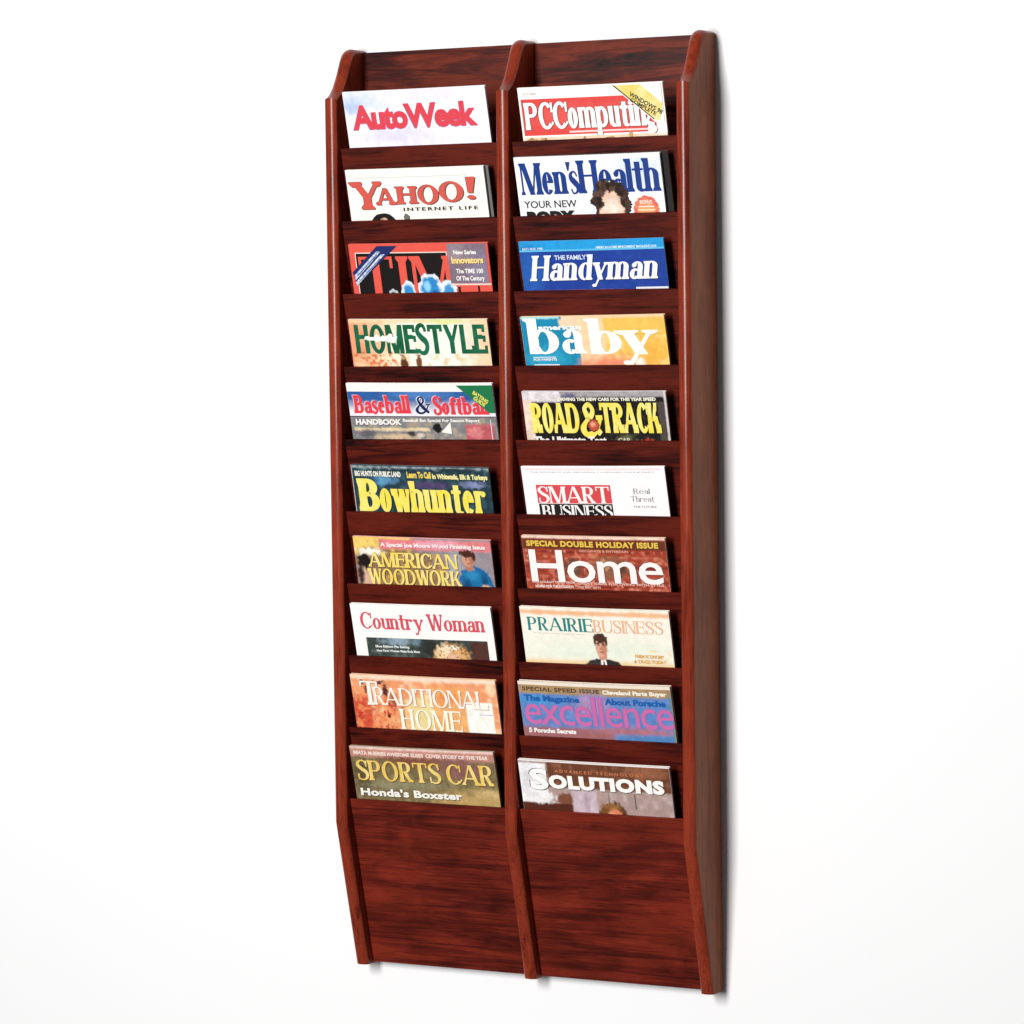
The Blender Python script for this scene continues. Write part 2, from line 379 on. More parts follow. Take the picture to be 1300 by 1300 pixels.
            s.ell(.21, xh * .68, .21, xh * .33, 0, 360, k * .85); s.ell(.22, -.13, .25, .16, 0, 360, k * .6, n * 1.4); s.path([(.1, xh * .4, n), (.03, xh * .2, n * 1.3), (.14, xh * .06, n * 1.6), (.36, .02, n * 1.6)]); s.rect(.34, xh - n * 1.4, .5, xh); W = .48
        elif ch == 'i': s.stem(0, 0, xh, 1, 2); s.ell(k * .5, .86, k * .55, .09, 0, 360, k * .55, .09); W = k
        elif ch == 'f': s.stem(.1, 0, .78, 1, 0); s.ell(.1 + .16 + k * .3, .78, .16 + k * .3, .2, 20, 180); s.rect(0, xh - n, .34 + k * .3, xh); W = .32 + k * .4
        elif ch == ' ': W = .26
        W = W + (.0)
        return s.q, W
def serif(text, k=.17, n=.05, sf=.06, xh=.66, sp=.13, small=None, slant=0):
    """polygons of a line; small = scale of letters after the first of each word"""
    pen = Pen(k, n, sf, xh); x = 0; out = []; first = True
    for ch in text:
        q, W = pen.glyph(ch); z = 1 if (small is None or first) else small
        first = (ch == ' ')
        if ch == ' ': x += .26; continue
        for pl in q: out.append([(x + a * z + slant * b_ * z, b_ * z) for a, b_ in pl])
        x += W * z + sp * (z if small else 1)
    return out, x - sp
_tc = {}
def sans(text, bold=0.0, sp=1.0):
    """polygons of a line in the built-in sans face, cap height 1"""
    key = (text, bold, sp)
    if key in _tc: return _tc[key]
    cu = bpy.data.curves.new('lettering', 'FONT'); cu.body = text; cu.size = 1; cu.offset = bold; cu.space_character = sp; cu.resolution_u = 3
    to = bpy.data.objects.new('lettering', cu); COL.objects.link(to)
    dg = bpy.context.evaluated_depsgraph_get(); me = to.evaluated_get(dg).to_mesh()
    vs = [v.co.copy() for v in me.vertices]; pl = [[(vs[i].x, vs[i].y) for i in p.vertices] for p in me.polygons]
    to.evaluated_get(dg).to_mesh_clear(); bpy.data.objects.remove(to); bpy.data.curves.remove(cu)
    x0 = min(v.x for v in vs); x1 = max(v.x for v in vs)
    cap = .729
    _tc[key] = ([[((a - x0) / cap, b_ / cap) for a, b_ in p] for p in pl], (x1 - x0) / cap)
    return _tc[key]

# ------------------------------------------------------------------ magazines
YM = .2285e-3
class Cover:
    """flat print on a cover: x 0..1000 across, y in small steps down from the top edge"""
    def __init__(s, W, Hh): s.W, s.H = W, Hh; s.items = []; s.layer = 1; s.j = 0; s.part = 'cover_art'
    def poly(s, pts, mat, dz=0):
        s.j = (s.j + 1) % 6
        s.items.append((s.part, [(x / 1000 * s.W, y * YM) for x, y in pts], mat, 9e-5 + s.layer * 6e-5 + s.j * 8e-6))
    def photo(s, x0, y0, x1, y1, base, items, mott=.10, sd=1, cell=1.1, masked=False):
        # printed photograph: a fine grid of coloured dots' averages, soft shapes over a base colour
        s.items.append(('photo', (x0, y0, x1, y1, base, items, mott, sd, cell, masked), None, 9e-5 + s.layer * 6e-5)); s.layer += 1
    def nxt(s): s.layer += 1
    def rect(s, x0, y0, x1, y1, mat): s.poly([(x0, y0), (x1, y0), (x1, y1), (x0, y1)], mat); s.nxt()
    def blob(s, x0, y0, x1, y1, mat, wob=.08, n=18, sd=1):
        r = random.Random(sd); cx, cy, rx, ry = (x0 + x1) / 2, (y0 + y1) / 2, (x1 - x0) / 2, (y1 - y0) / 2
        ps = []
        for i in range(n):
            a = 2 * math.pi * i / n; q = 1 + r.uniform(-wob, wob); ps.append((cx + rx * q * math.cos(a), cy + ry * q * math.sin(a)))
        s.poly(ps, mat); s.nxt()
    def text(s, tx, x0, x1, ytop, ybase, mat, outline=None, rise=0, part='lettering', rot=0, clip=True):
        polys, w_ = tx; s.part = part
        def put(dx, dy, m_):
            for pl in polys:
                ps = []
                for a, b_ in pl:
                    X = a / w_ * (x1 - x0); Y = -b_ * (ybase - ytop)
                    if rot:
                        U, V = X / 1000 * s.W, Y * YM; c, q = math.cos(rot), math.sin(rot)
                        U, V = U * c + V * q, -U * q + V * c; X, Y = U / s.W * 1000, V / YM
                    X += x0 + dx; Y += ybase + dy - rise * (a / w_)
                    ps.append((X, Y))
                s.poly(ps, m_)
            s.nxt()
        if outline:
            put(outline[1], outline[2], outline[0])
            if len(outline) > 3: put(-outline[1], -outline[2] * .6, outline[0])
        put(0, 0, mat); s.part = 'cover_art'

def vnoise(x, y, seed):
    r = np.random.RandomState(seed); g = r.rand(64, 64)
    xi = np.floor(x).astype(int); yi = np.floor(y).astype(int); fx = x - xi; fy = y - yi
    fx = fx * fx * (3 - 2 * fx); fy = fy * fy * (3 - 2 * fy)
    G = lambda a, b_: g[a % 64, b_ % 64]
    return (G(xi, yi) * (1 - fx) + G(xi + 1, yi) * fx) * (1 - fy) + (G(xi, yi + 1) * (1 - fx) + G(xi + 1, yi + 1) * fx) * fy
M_photo, _nt, _b = newmat('print_photo')
_ca = N(_nt, 'ShaderNodeVertexColor'); _ca.layer_name = 'ink'
_nt.links.new(_ca.outputs[0], _b.inputs['Base Color']); _b.inputs['Roughness'].default_value = .32; _b.inputs['Specular IOR Level'].default_value = .45
def photo_mesh(c, spec, dz, world, base_pt, parent):
    x0, y0, x1, y1, base, items, mott, sd, cell, masked = spec
    a0, a1 = max(.2e-3, x0 / 1000 * c.W), min(c.W - .2e-3, x1 / 1000 * c.W); b0, b1 = max(.2e-3, y0 * YM), y1 * YM
    nx = max(2, int((a1 - a0) / (cell * 1e-3))); ny = max(2, int((b1 - b0) / (cell * 1e-3)))
    U, V = np.meshgrid(np.linspace(a0, a1, nx + 1), np.linspace(b0, b1, ny + 1))
    X = U / c.W * 1000; Y = V / YM
    # millimetre-like units for the noise
    mx, my = U * 1000, V * 1000
    col = np.ones(X.shape + (3,)) * np.array(lin(base)); A = np.zeros(X.shape) if masked else np.ones(X.shape)
    for q, it in enumerate(items):
        kind, p0, p1, p2, p3, hx, soft = it[:7]; na = it[7] if len(it) > 7 else .25; ns = it[8] if len(it) > 8 else 3.0
        nz = (vnoise(mx / ns + 7.3 * q, my / ns + 3.1 * q, sd + q) - .5) * 2 * na
        if kind == 'e':
            d = np.sqrt(((X - p0) / p2) ** 2 + ((Y - p1) / p3) ** 2) + nz; al = np.clip((1 - d) / soft + .5, 0, 1)
        elif kind == 'r':
            m_ = np.minimum(np.minimum(X - p0, p2 - X) / 4, np.minimum(Y - p1, p3 - Y) / 4) + nz * 3; al = np.clip(m_ / (soft * 6 + .01) + .5, 0, 1)
        elif kind == 'h':   # horizontal blend from left colour to this one
            al = np.clip((X - p0) / (p2 - p0) + nz, 0, 1) * ((Y >= p1) & (Y <= p3))
        elif kind == 'v':
            al = np.clip((Y - p1) / (p3 - p1) + nz, 0, 1) * ((X >= p0) & (X <= p2))
        elif kind == 'n':   # mottled patches of another ink
            m_ = vnoise(mx / ns, my / ns, sd + 11 * q); al = np.clip((m_ - (1 - na)) / (soft + .01), 0, 1) * ((X >= p0) & (X <= p2) & (Y >= p1) & (Y <= p3))
        col = col * (1 - al[..., None]) + np.array(lin(hx)) * al[..., None]; A = np.maximum(A, al)
    l = 1 + mott * ((vnoise(mx / 2.2, my / 2.2, sd + 50) - .5) * 1.2 + (vnoise(mx / 7, my / 7, sd + 51) - .5) * 1.6 + (vnoise(mx * 1.1, my * 1.1, sd + 52) - .5))
    col = np.clip(col * l[..., None], 0, 1)
    vs = [world(float(u), float(v), dz) - base_pt for u, v in zip(U.ravel(), V.ravel())]
    fs = []
    for j in range(ny):
        for i in range(nx):
            if masked and A[j, i] + A[j + 1, i] + A[j, i + 1] + A[j + 1, i + 1] < 2: continue
            a = j * (nx + 1) + i; fs.append((a, a + nx + 1, a + nx + 2, a + 1))
    o = obj('cover_photo', vs, fs, M_photo, parent)
    at = o.data.color_attributes.new('ink', 'FLOAT_COLOR', 'POINT')
    at.data.foreach_set('color', np.concatenate([col.reshape(-1, 3), np.ones((col.shape[0] * col.shape[1], 1))], 1).astype(np.float32).ravel())
    return o

def magazine(col, k, x0, x1, ztl, ztr, th, bow, basemat, draw, label, extra=0.0, depth=0.0, pages=None, edge=None):
    W = x1 - x0; zr = Z1 - k * S; X0 = col * P + T
    fr = slope(X0, zr)
    tt = (ztl + ztr) / 2 / CA; rot = (ztr - ztl) / W; Hh = tt + .2125 if not depth else tt + .2125
    cr_, sr_ = math.cos(rot), math.sin(rot); xc = (x0 + x1) / 2
    bowf = tuple(1.6 * v for v in bow)
    def world(u, v, n_):
        # u across from left, v down from top, n_ above the cover face
        x = u - W / 2; t = tt - v
        x, t = x * cr_ - t * sr_, x * sr_ + t * cr_
        up = max(0.0, t - .004) / .066; up = up * up / (up + .12)
        n_ = n_ - PT - .0007 - depth + bowf[0] * math.sin(math.pi * min(1, max(0, u / W))) * up + bowf[1] * up * up + bowf[2] * (u / W) * up
        return Vector(fr(xc + x, t, n_))
    base = world(W / 2, Hh, -th / 2)
    e = bpy.data.objects.new('magazine', None); COL.objects.link(e); e.location = base; e.empty_display_size = .05
    e['label'] = label; e['category'] = 'magazine'; e['group'] = 'magazines standing in the rack pockets'
    NU = 18; vv = [i * .005 for i in range(18)] + [.1, .14, .2, Hh]
    vv = [min(v, Hh) for v in vv]
    def shell(name, n0, n1, ins, mats, par, spine=False):
        vs, fs, fm = [], [], []; nr = len(vv)
        us = [ins[0] + (W - ins[0] - ins[1]) * i / NU for i in range(NU + 1)]
        for side, nn in ((0, n0), (1, n1)):
            for v in vv:
                v2 = ins[2] + v * (Hh - ins[2] - ins[3]) / Hh
                for u in us: vs.append(world(u, v2, nn) - base)
        A = lambda s_, r_, c_: s_ * nr * (NU + 1) + r_ * (NU + 1) + c_
        for r_ in range(nr - 1):
            for c_ in range(NU):
                fs.append((A(0, r_ + 1, c_), A(0, r_ + 1, c_ + 1), A(0, r_, c_ + 1), A(0, r_, c_))); fm.append(0)
                fs.append((A(1, r_, c_), A(1, r_, c_ + 1), A(1, r_ + 1, c_ + 1), A(1, r_ + 1, c_))); fm.append(1)
            fs.append((A(0, r_, 0), A(1, r_, 0), A(1, r_ + 1, 0), A(0, r_ + 1, 0))); fm.append(2)
            fs.append((A(0, r_, NU), A(0, r_ + 1, NU), A(1, r_ + 1, NU), A(1, r_, NU))); fm.append(2)
        for c_ in range(NU):
            fs.append((A(0, 0, c_), A(0, 0, c_ + 1), A(1, 0, c_ + 1), A(1, 0, c_))); fm.append(2)
            fs.append((A(0, nr - 1, c_), A(1, nr - 1, c_), A(1, nr - 1, c_ + 1), A(0, nr - 1, c_ + 1))); fm.append(2)
        return obj(name, vs, fs, None, par, mats=mats, fm=fm)
    pg = edge or M_pages
    cover = shell('cover', 0, -.00035, (0, 0, 0, 0), [basemat, basemat, basemat if edge else M_pages], e)
    shell('page_block', -.0004, -th + .0004, (.0006, .0010 + extra, .0009, .001), [pages or M_pages] * 3, e)
    shell('back_cover', -th + .00035, -th, (0, .0003, 0.0002, 0), [basemat, basemat, pg], e)
    cv = Cover(W, Hh); draw(cv)
    groups = {}
    for part, pts, mat, dz in cv.items:
        if part == 'photo': photo_mesh(cv, pts, dz, world, base, cover)
    for part, pts, mat, dz in cv.items:
        if part == 'photo': continue
        groups.setdefault(part, []).append((pts, mat, dz))
    for part, lst in groups.items():
        mats = []; bm = bmesh.new()
        for pts, mat, dz in lst:
            if mat not in mats: mats.append(mat)
            # keep ink on the paper
            try: f = bm.faces.new([bm.verts.new((x, y, dz)) for x, y in pts]); f.material_index = mats.index(mat)
            except ValueError: pass
        def cut(co, no):
            bmesh.ops.bisect_plane(bm, geom=bm.verts[:] + bm.edges[:] + bm.faces[:], plane_co=co, plane_no=no, dist=1e-8,
                                   clear_outer=False, clear_inner=False)
        def clip(co, no):
            bmesh.ops.bisect_plane(bm, geom=bm.verts[:] + bm.edges[:] + bm.faces[:], plane_co=co, plane_no=no, dist=1e-8, clear_outer=True)
        clip((.0002, 0, 0), (-1, 0, 0)); clip((W - .0002, 0, 0), (1, 0, 0)); clip((0, .0002, 0), (0, -1, 0)); clip((0, .1, 0), (0, 1, 0))
        if not bm.faces: bm.free(); continue
        for i in range(1, NU): cut((W * i / NU, 0, 0), (1, 0, 0))
        for v in vv[1:18]: cut((0, v, 0), (0, 1, 0))
        bmesh.ops.triangulate(bm, faces=bm.faces)
        for v in bm.verts: v.co = world(v.co.x, v.co.y, v.co.z) - base
        # faces wound to look at the viewer
        bm.normal_update(); nv = Vector((0, -CA, -SA))
        fl = [f for f in bm.faces if f.normal.dot(nv) < 0]
        if fl: bmesh.ops.reverse_faces(bm, faces=fl)
        o = bm_obj(part, bm, mats[0], cover)
        for m_ in mats[1:]: o.data.materials.append(m_)
    return e

K = ink('14110f'); WH = ink('f6f3ef'); 
# ---- left column
def d_L1(c):
    c.photo(0, 0, 1000, 340, 'efedf7', [('e', 130, 55, 150, 55, 'd2dcf0', 1.2, .4, 6), ('e', 60, 90, 60, 40, 'b4c6e8', 1.2, .4, 5), ('e', 330, 265, 240, 60, 'dcd8f0', 1.2, .5, 8), ('e', 620, 30, 300, 40, 'f2e4ec', 1, .4, 9)], .05, 3)
    c.text(sans('AutoWeek', .046, .93), 45, 925, 80, 214, ink('dc4452'), outline=(ink('a87a9c'), -3, 4))
def d_L2(c):
    c.rect(60, 48, 880, 51, ink('b8bfbf')); c.rect(60, 20, 200, 44, ink('dfe6e2', 'f1ece2', 200))
    for i, (ch, a, b_, y0, y1) in enumerate([('Y', 35, 240, 72, 232), ('A', 212, 338, 112, 208), ('H', 362, 495, 105, 205), ('O', 512, 660, 100, 210), ('O', 668, 840, 85, 200), ('!', 868, 922, 62, 190)]):
        g = serif(ch, .2, .09, .07); c.text(g, a, b_, y0, y1, ink('d6574c'), outline=(ink('5d4a44'), 4, 4, 1))
    c.text(sans('INTERNET LIFE', .012, 1.35), 395, 930, 226, 247, K)
    c.blob(150, 255, 330, 380, K, .03, sd=1); c.blob(205, 282, 275, 340, ink('d9b59a', '8a5a40', 90), .1, sd=2); c.blob(390, 262, 430, 320, ink('6a6a66'), .2, sd=3)
def d_L3(c):
    sal = ink('e4584a')
    c.rect(40, 50, 706, 340, ink('ecd9cf')); c.rect(46, 56, 700, 340, ink('120d0c'))
    c.text(serif('TIM', .15, .06, .05, sp=.12), 60, 735, 74, 360, sal)
    c.photo(220, 170, 790, 345, '120d0c', [('e', 400, 290, 55, 75, 'dfeaf0', .15, .15, 4), ('e', 560, 265, 88, 92, 'dfeaf0', .12, .15, 5), ('e', 690, 295, 65, 78, 'dfeaf0', .15, .15, 4),
        ('e', 402, 300, 38, 66, '2f8ccb', .3, .2, 4), ('e', 560, 275, 66, 78, '2a86c8', .3, .2, 4), ('e', 690, 305, 44, 64, '3c96d0', .3, .2, 4), ('e', 540, 250, 24, 30, '8ccbea', .6, .2, 3), ('e', 590, 300, 22, 30, '1a5c98', .6, .2, 3),
        ('e', 290, 300, 38, 34, 'b9bec2', .25, .2, 3), ('e', 292, 304, 22, 22, '1a1c20', .3, .2, 3)], .12, 5, masked=True)
    c.photo(712, 5, 985, 235, '7c6a78', [('e', 760, 60, 90, 60, '96848e', 1, .3, 5), ('e', 930, 150, 80, 90, '857a92', 1, .3, 5)], .12, 6)
    c.text(sans('New Series', .03), 755, 915, 42, 66, WH); c.text(sans('Innovators', .05), 735, 960, 82, 118, ink('f1d68a'), outline=(ink('4a2f38'), 3, 3))
    c.text(sans('The TIME 100', .03), 760, 950, 150, 176, WH); c.text(sans('Of The Century', .03), 755, 955, 192, 218, WH)
    c.rect(712, 236, 1000, 246, ink('eccdc4')); c.rect(760, 254, 775, 330, ink('1b1211')); c.rect(900, 250, 912, 330, ink('1b1211'))
    c.poly([(10, 165), (210, 12), (355, 12), (30, 245)], ink('1d2a63')); c.nxt()
    c.poly([(22, 182), (205, 42), (232, 46), (25, 212)], ink('dfe7f2', '8ea0c4', 300)); c.nxt(); c.poly([(26, 222), (232, 62), (262, 60), (32, 244)], ink('e4eaf4', '9aa8cc', 300)); c.nxt()
    c.poly([(40, 185), (202, 60), (206, 64), (42, 190)], ink('3b4c86')); c.nxt(); c.poly([(45, 222), (222, 84), (226, 88), (47, 227)], ink('5b6a9c')); c.nxt()
def d_L4(c):
    c.photo(0, 0, 1000, 340, 'eb9d74', [('h', 60, 0, 300, 340, 'f1d9b4', 1, .25, 6), ('h', 250, 0, 420, 340, 'edf2e4', 1, .2, 7), ('h', 760, 0, 960, 340, 'f3cda8', 1, .2, 7), ('r', 0, 0, 1000, 20, 'efd0a4', .8, .5, 5), ('e', 700, 10, 120, 20, 'dfe09c', .8),
        ('n', 0, 190, 330, 340, 'd9764c', .15, .45, 3.5), ('n', 300, 200, 1000, 340, 'e8cfa8', .3, .4, 6), ('e', 372, 290, 30, 85, '5e341c', .3, .3, 3), ('e', 482, 290, 20, 80, '7a4a28', .4, .3, 3), ('e', 318, 320, 14, 30, '6a3c22', .4), ('e', 372, 225, 14, 14, 'c08a60', .4), ('e', 60, 300, 60, 60, 'f4c49c', .8, .4)], .10, 9)
    c.text(serif('HOMESTYLE', .24, .15, 0, sp=.06), 35, 975, 32, 203, ink('0e5537', '176848', 60))
    c.photo(90, 85, 600, 190, 'eff5ee', [('e', 210, 116, 95, 18, 'eff5ee', .2, .5, 5), ('e', 290, 112, 50, 24, 'eaf3ec', .3, .6, 3), ('e', 490, 160, 44, 18, 'efe6cf', .5, .5, 3)], .06, 4, masked=True)
def d_L5(c):
    c.photo(0, 50, 1000, 200, '2b5a9a', [('v', 0, 95, 1000, 175, 'ece6ee', 1, .12, 6), ('e', 500, 70, 200, 30, '4a7ab8', 1)], .08, 4)
    c.text(serif('Baseball', .24, .13, .05, sp=.06), 40, 425, 72, 180, ink('e23f4a'), outline=(ink('f0c0c8'), -5, -3))
    c.text(serif('&', .2, .08, .04), 462, 565, 78, 178, ink('16234f'), outline=(ink('e8ecf4'), 5, 3, 1))
    c.text(serif('Softball', .24, .13, .05, sp=.06), 590, 955, 80, 185, ink('e23f4a'), outline=(ink('f0c0c8'), -5, -3))
    c.rect(0, 196, 1000, 202, ink('2a2730'))
    c.photo(0, 203, 1000, 350, '7f7d80', [('n', 0, 203, 1000, 350, 'a89a88', .3, .5, 7), ('r', 20, 266, 540, 284, 'd9c6a0', .4, .3), ('r', 785, 244, 980, 350, 'b85a60', .5, .5, 5), ('e', 850, 290, 50, 30, 'd88080', .7, .4), ('e', 595, 266, 34, 26, '151318', .3, .3, 3), ('e', 415, 305, 28, 20, '3a3634', .5, .4, 3), ('e', 470, 310, 26, 14, 'd6cabb', .5, .4), ('e', 300, 320, 120, 16, 'c9b090', .8, .4), ('e', 100, 300, 70, 20, '5e5a60', .9, .4)], .18, 5)
    c.text(sans('HANDBOOK', .05), 35, 355, 214, 246, ink('f0efec'), outline=(ink('3c3a3a'), 3, 3)); c.text(sans('Baseball Bat Special For Season Report', .03), 365, 890, 210, 228, WH)
    c.rect(960, 214, 964, 360, WH); c.poly([(620, 290), (690, 228), (690, 300)], ink('f0eeea')); c.nxt()
    c.poly([(760, 12), (1000, 12), (1000, 175), (960, 175)], ink('1a7548')); c.nxt()
    c.text(sans('BATTING', .04), 865, 975, 38, 60, ink('eadf6a'), rot=-.62); c.text(sans('GUIDE', .04), 865, 950, 70, 92, ink('eadf6a'), rot=-.62)
def d_L6(c):
    c.photo(8, 4, 1000, 340, '1f3742', [('n', 0, 0, 1000, 340, '35565e', .3, .5, 6), ('e', 230, 90, 80, 24, '5a92b8', .9, .4, 5), ('e', 120, 95, 60, 16, '2e5a80', .9), ('e', 560, 112, 150, 20, '50406a', .9, .4), ('e', 880, 106, 80, 18, '7e88b0', .8, .4), ('r', 12, 4, 1000, 16, '93a0a6', .5, .8, 4), ('e', 750, 20, 120, 10, '20303a', .8)], .22, 8)
    c.text(sans('BIG HUNTS ON PUBLIC LAND', .05), 22, 360, 36, 66, ink('f0ece0')); c.text(sans('Learn To Call', .05), 405, 580, 34, 70, ink('efd25a')); c.text(sans('In Whitetails, Elk & Turkeys', .05), 590, 985, 44, 72, ink('f4e9a0'))
    c.text(serif('B', .3, .13, .04), 35, 185, 82, 278, ink('eeda4a', 'f2e27a', 60))
    c.text(serif('owhunter', .24, .11, .035, xh=.74, sp=.05), 185, 962, 90, 280, ink('eeda4a', 'f2e27a', 60), outline=(ink('11202a'), 5, 4))
    c.rect(0, 0, 5, 330, ink('cfd8d4'))
def d_L7(c):
    c.photo(0, 0, 1000, 340, '948a90', [('r', -60, -20, 420, 110, 'ebc66a', 1.4, .4, 7), ('e', 300, 200, 330, 130, '8a6c4a', .6, .4, 6), ('n', 100, 90, 760, 330, 'b8935a', .3, .5, 5), ('r', 190, 12, 1100, 72, 'dc7c80', .5, .2, 6), ('e', 620, 40, 160, 26, 'e8a0b0', .8),
        ('e', 120, 90, 90, 22, 'efe8e0', .5, .5, 4), ('e', 60, 155, 46, 48, '1a1210', .25, .25, 4), ('e', 75, 270, 46, 80, 'd2ab92', .4, .3, 4), ('e', 30, 230, 20, 60, '3a2420', .6), ('e', 720, 160, 60, 90, 'a8a4ac', .7, .3),
        ('e', 862, 250, 112, 92, '15649a', .12, .12, 4), ('e', 905, 320, 95, 90, '17699c', .12, .1, 4), ('e', 840, 215, 50, 30, '2a86b8', .9, .3, 3), ('e', 800, 290, 26, 60, '0d4770', .9), ('e', 930, 260, 20, 60, '0d4a74', .9),
        ('e', 832, 166, 30, 22, 'b87a60', .4), ('e', 826, 122, 44, 40, 'cf977c', .2, .08), ('e', 812, 120, 8, 4, '5a3024', .8), ('e', 842, 121, 8, 4, '5a3024', .8), ('e', 828, 145, 14, 4, 'a04a40', .8), ('e', 850, 130, 16, 26, 'a86c54', 1), ('e', 826, 88, 52, 24, '4a2218', .3, .3, 2.5), ('e', 870, 104, 12, 26, '4a2218', .5),
        ('e', 935, 288, 34, 20, 'dcae94', .4, .2), ('e', 560, 300, 60, 20, '5a3c2a', .8, .4)], .14, 11)
    c.text(sans('A Special Joe Moore Wood Finishing Issue', .045), 200, 960, 32, 56, ink('fbe9e6'), outline=(ink('a14b64'), 3, 3))
    c.text(serif('AMERICAN', .2, .09, .04, sp=.06), 100, 745, 92, 182, ink('ecd05e', 'f2dd88', 60), outline=(ink('4a2f22'), 4, 4))
    c.text(serif('WOODWORK', .2, .09, .04, sp=.05), 85, 760, 192, 288, ink('ecd05e', 'f2dd88', 60), outline=(ink('4a2f22'), 4, 4))
def d_L8(c):
    c.text(serif('Country Woman', .17, .075, .05, xh=.66, sp=.06), 60, 940, 50, 152, ink('d8505f'))
    c.photo(85, 205, 950, 380, '38423e', [('n', 85, 205, 950, 380, '565e58', .3, .5, 6), ('e', 300, 222, 90, 24, '8a9fae', .8, .4, 4), ('e', 450, 225, 30, 24, '6f8694', .8), ('e', 540, 260, 80, 60, '2a2e2c', .9), ('r', 830, 212, 960, 380, '50302a', .8, .4),
        ('e', 690, 330, 128, 105, 'b07c48', .2, .2, 5), ('e', 650, 275, 60, 40, 'f0dcb8', .6, .5, 3), ('e', 740, 290, 60, 50, 'd8a870', .6, .4, 3), ('e', 600, 300, 30, 40, 'e8c898', .6, .4, 3), ('e', 700, 250, 50, 12, 'f4e6cc', .6, .4, 2), ('e', 690, 335, 60, 50, 'e8b898', .4), ('n', 585, 235, 800, 330, '8a5a30', .15, .33, 2)], .18, 12)
    c.text(sans('Blue Ribbon Pie Baking', .04), 145, 390, 250, 264, ink('e6e9e6')); c.text(sans('How Farm Women Make Ends Meet', .04), 150, 460, 276, 290, ink('e6e9e6'))
def d_L9(c):
    c.photo(0, 0, 1000, 345, 'ee9c6c', [('n', 0, 0, 1000, 345, 'f5c49c', .35, .5, 7), ('r', 0, -10, 1000, 26, 'f8d8c0', .7, .3), ('r', -30, 130, 130, 345, 'd4553a', 1.2, .6, 5), ('n', 0, 120, 320, 345, 'e88858', .2, .5, 4), ('n', 0, 150, 300, 345, 'c03c2c', .15, .3, 3), ('e', 520, 240, 170, 110, 'ead79a', .9, .4, 6), ('e', 600, 260, 60, 60, 'd8d890', .9, .4), ('r', 560, 60, 800, 345, 'f0b070', 1.2, .5, 6), ('e', 680, 120, 90, 50, 'e89050', 1, .4),
        ('r', 780, 140, 960, 360, 'fbf8f0', .3, .1), ('e', 72, 48, 14, 14, '3b2420', .5, .4), ('e', 236, 90, 18, 34, '5a2a26', .4, .5, 2), ('e', 238, 250, 13, 10, '3b2420', .5), ('e', 200, 44, 34, 14, '6a3230', .5, .6, 2), ('e', 100, 90, 12, 22, '8a3a30', .5, .5), ('e', 340, 240, 10, 60, 'a8603c', .8), ('e', 290, 150, 20, 40, '9c5a40', .8, .4), ('e', 960, 60, 30, 40, 'f0d0a8', .8), ('r', 865, 213, 965, 218, 'b9c0c6', .1, 0)], .12, 14)
    c.text(serif('T', .15, .07, .05), 60, 185, 38, 185, ink('fbf3e8'), outline=(ink('8c4a3a'), 3, 3))
    c.text(serif('RADITIONAL', .14, .06, .04, sp=.035), 150, 930, 72, 182, ink('fbf3e8'), outline=(ink('b56a48'), 3, 3))
    c.text(serif('HOME', .15, .06, .05, sp=.10), 320, 735, 200, 325, ink('fdf8e4'), outline=(ink('c88c58'), 3, 3))
def d_L10(c):
    c.photo(0, 0, 1000, 345, '776845', [('n', 0, 60, 1000, 345, '8a7b58', .3, .5, 5), ('r', 0, -20, 1000, 64, 'c48a7c', .8, .3, 6), ('r', 0, -20, 1000, 14, 'ebc8c0', .4, .2), ('e', 450, 80, 200, 30, '7e4a3c', 1, .4), ('e', 760, 110, 160, 60, '8a5c58', 1, .4, 6), ('e', 300, 230, 300, 26, '8f8868', 1, .4), ('e', 880, 320, 300, 70, 'b99a60', .9, .3, 6), ('e', 940, 260, 90, 24, 'cfb078', 1, .4), ('e', 60, 180, 60, 90, '5c5238', 1, .4)], .16, 15)
    c.text(sans('MIATA M-SERIES AWESOME ELISES  COVER STORY OF THE YEAR', .045), 25, 960, 28, 50, ink('f3ddd2'))
    c.text(serif('SPORTS CAR', .18, .07, .05, sp=.07), 32, 975, 86, 210, ink('e4be58', 'f2d888', 60), outline=(ink('5e3820'), 4, 4))
    c.text(sans("Honda's Boxster", .042, 1.04), 35, 745, 260, 304, ink('f7f3ea'), outline=(ink('2a2418'), 3, 4))
# ---- right column
def d_R1(c):
    c.text(sans('OCTOBER', .01), 30, 130, 30, 42, ink('b0a8a0')); c.photo(15, 66, 932, 272, 'dc4542', [('e', 500, 170, 400, 60, 'e25a54', 1.2, .3)], .06, 71)
    c.text(serif('PCComputing', .23, .12, .02, xh=.76, sp=.045), 32, 935, 85, 238, ink('fbf6f2'), outline=(ink('5a1c1c'), 4, 3, 1))
    c.rect(330, 252, 900, 262, ink('f3d9d4')); c.rect(15, 282, 1000, 340, ink('ecdcc4', 'e7c7a8', 70))
    for i, q in enumerate(((30, 284, 100, 330), (120, 284, 180, 330), (420, 284, 440, 330), (740, 262, 765, 330), (560, 288, 640, 330))): c.blob(*q, ink('8c6a3c', 'c9a06a', 150), .25, sd=i)
    c.poly([(650, 4), (990, 4), (990, 225), (930, 222)], ink('faf6f0')); c.nxt()
    c.poly([(668, 8), (850, 8), (990, 120), (960, 214), (925, 205)], ink('e6cf6c', 'efe09a', 60)); c.nxt()
    c.poly([(664, 8), (676, 8), (928, 205), (918, 205)], ink('3a2a18')); c.nxt()
    c.text(sans('WINDOWS 98', .03), 768, 1010, 42, 68, ink('3a3218'), rot=-.55); c.text(sans('COMPLETE', .03), 770, 960, 76, 98, ink('3a3218'), rot=-.55)
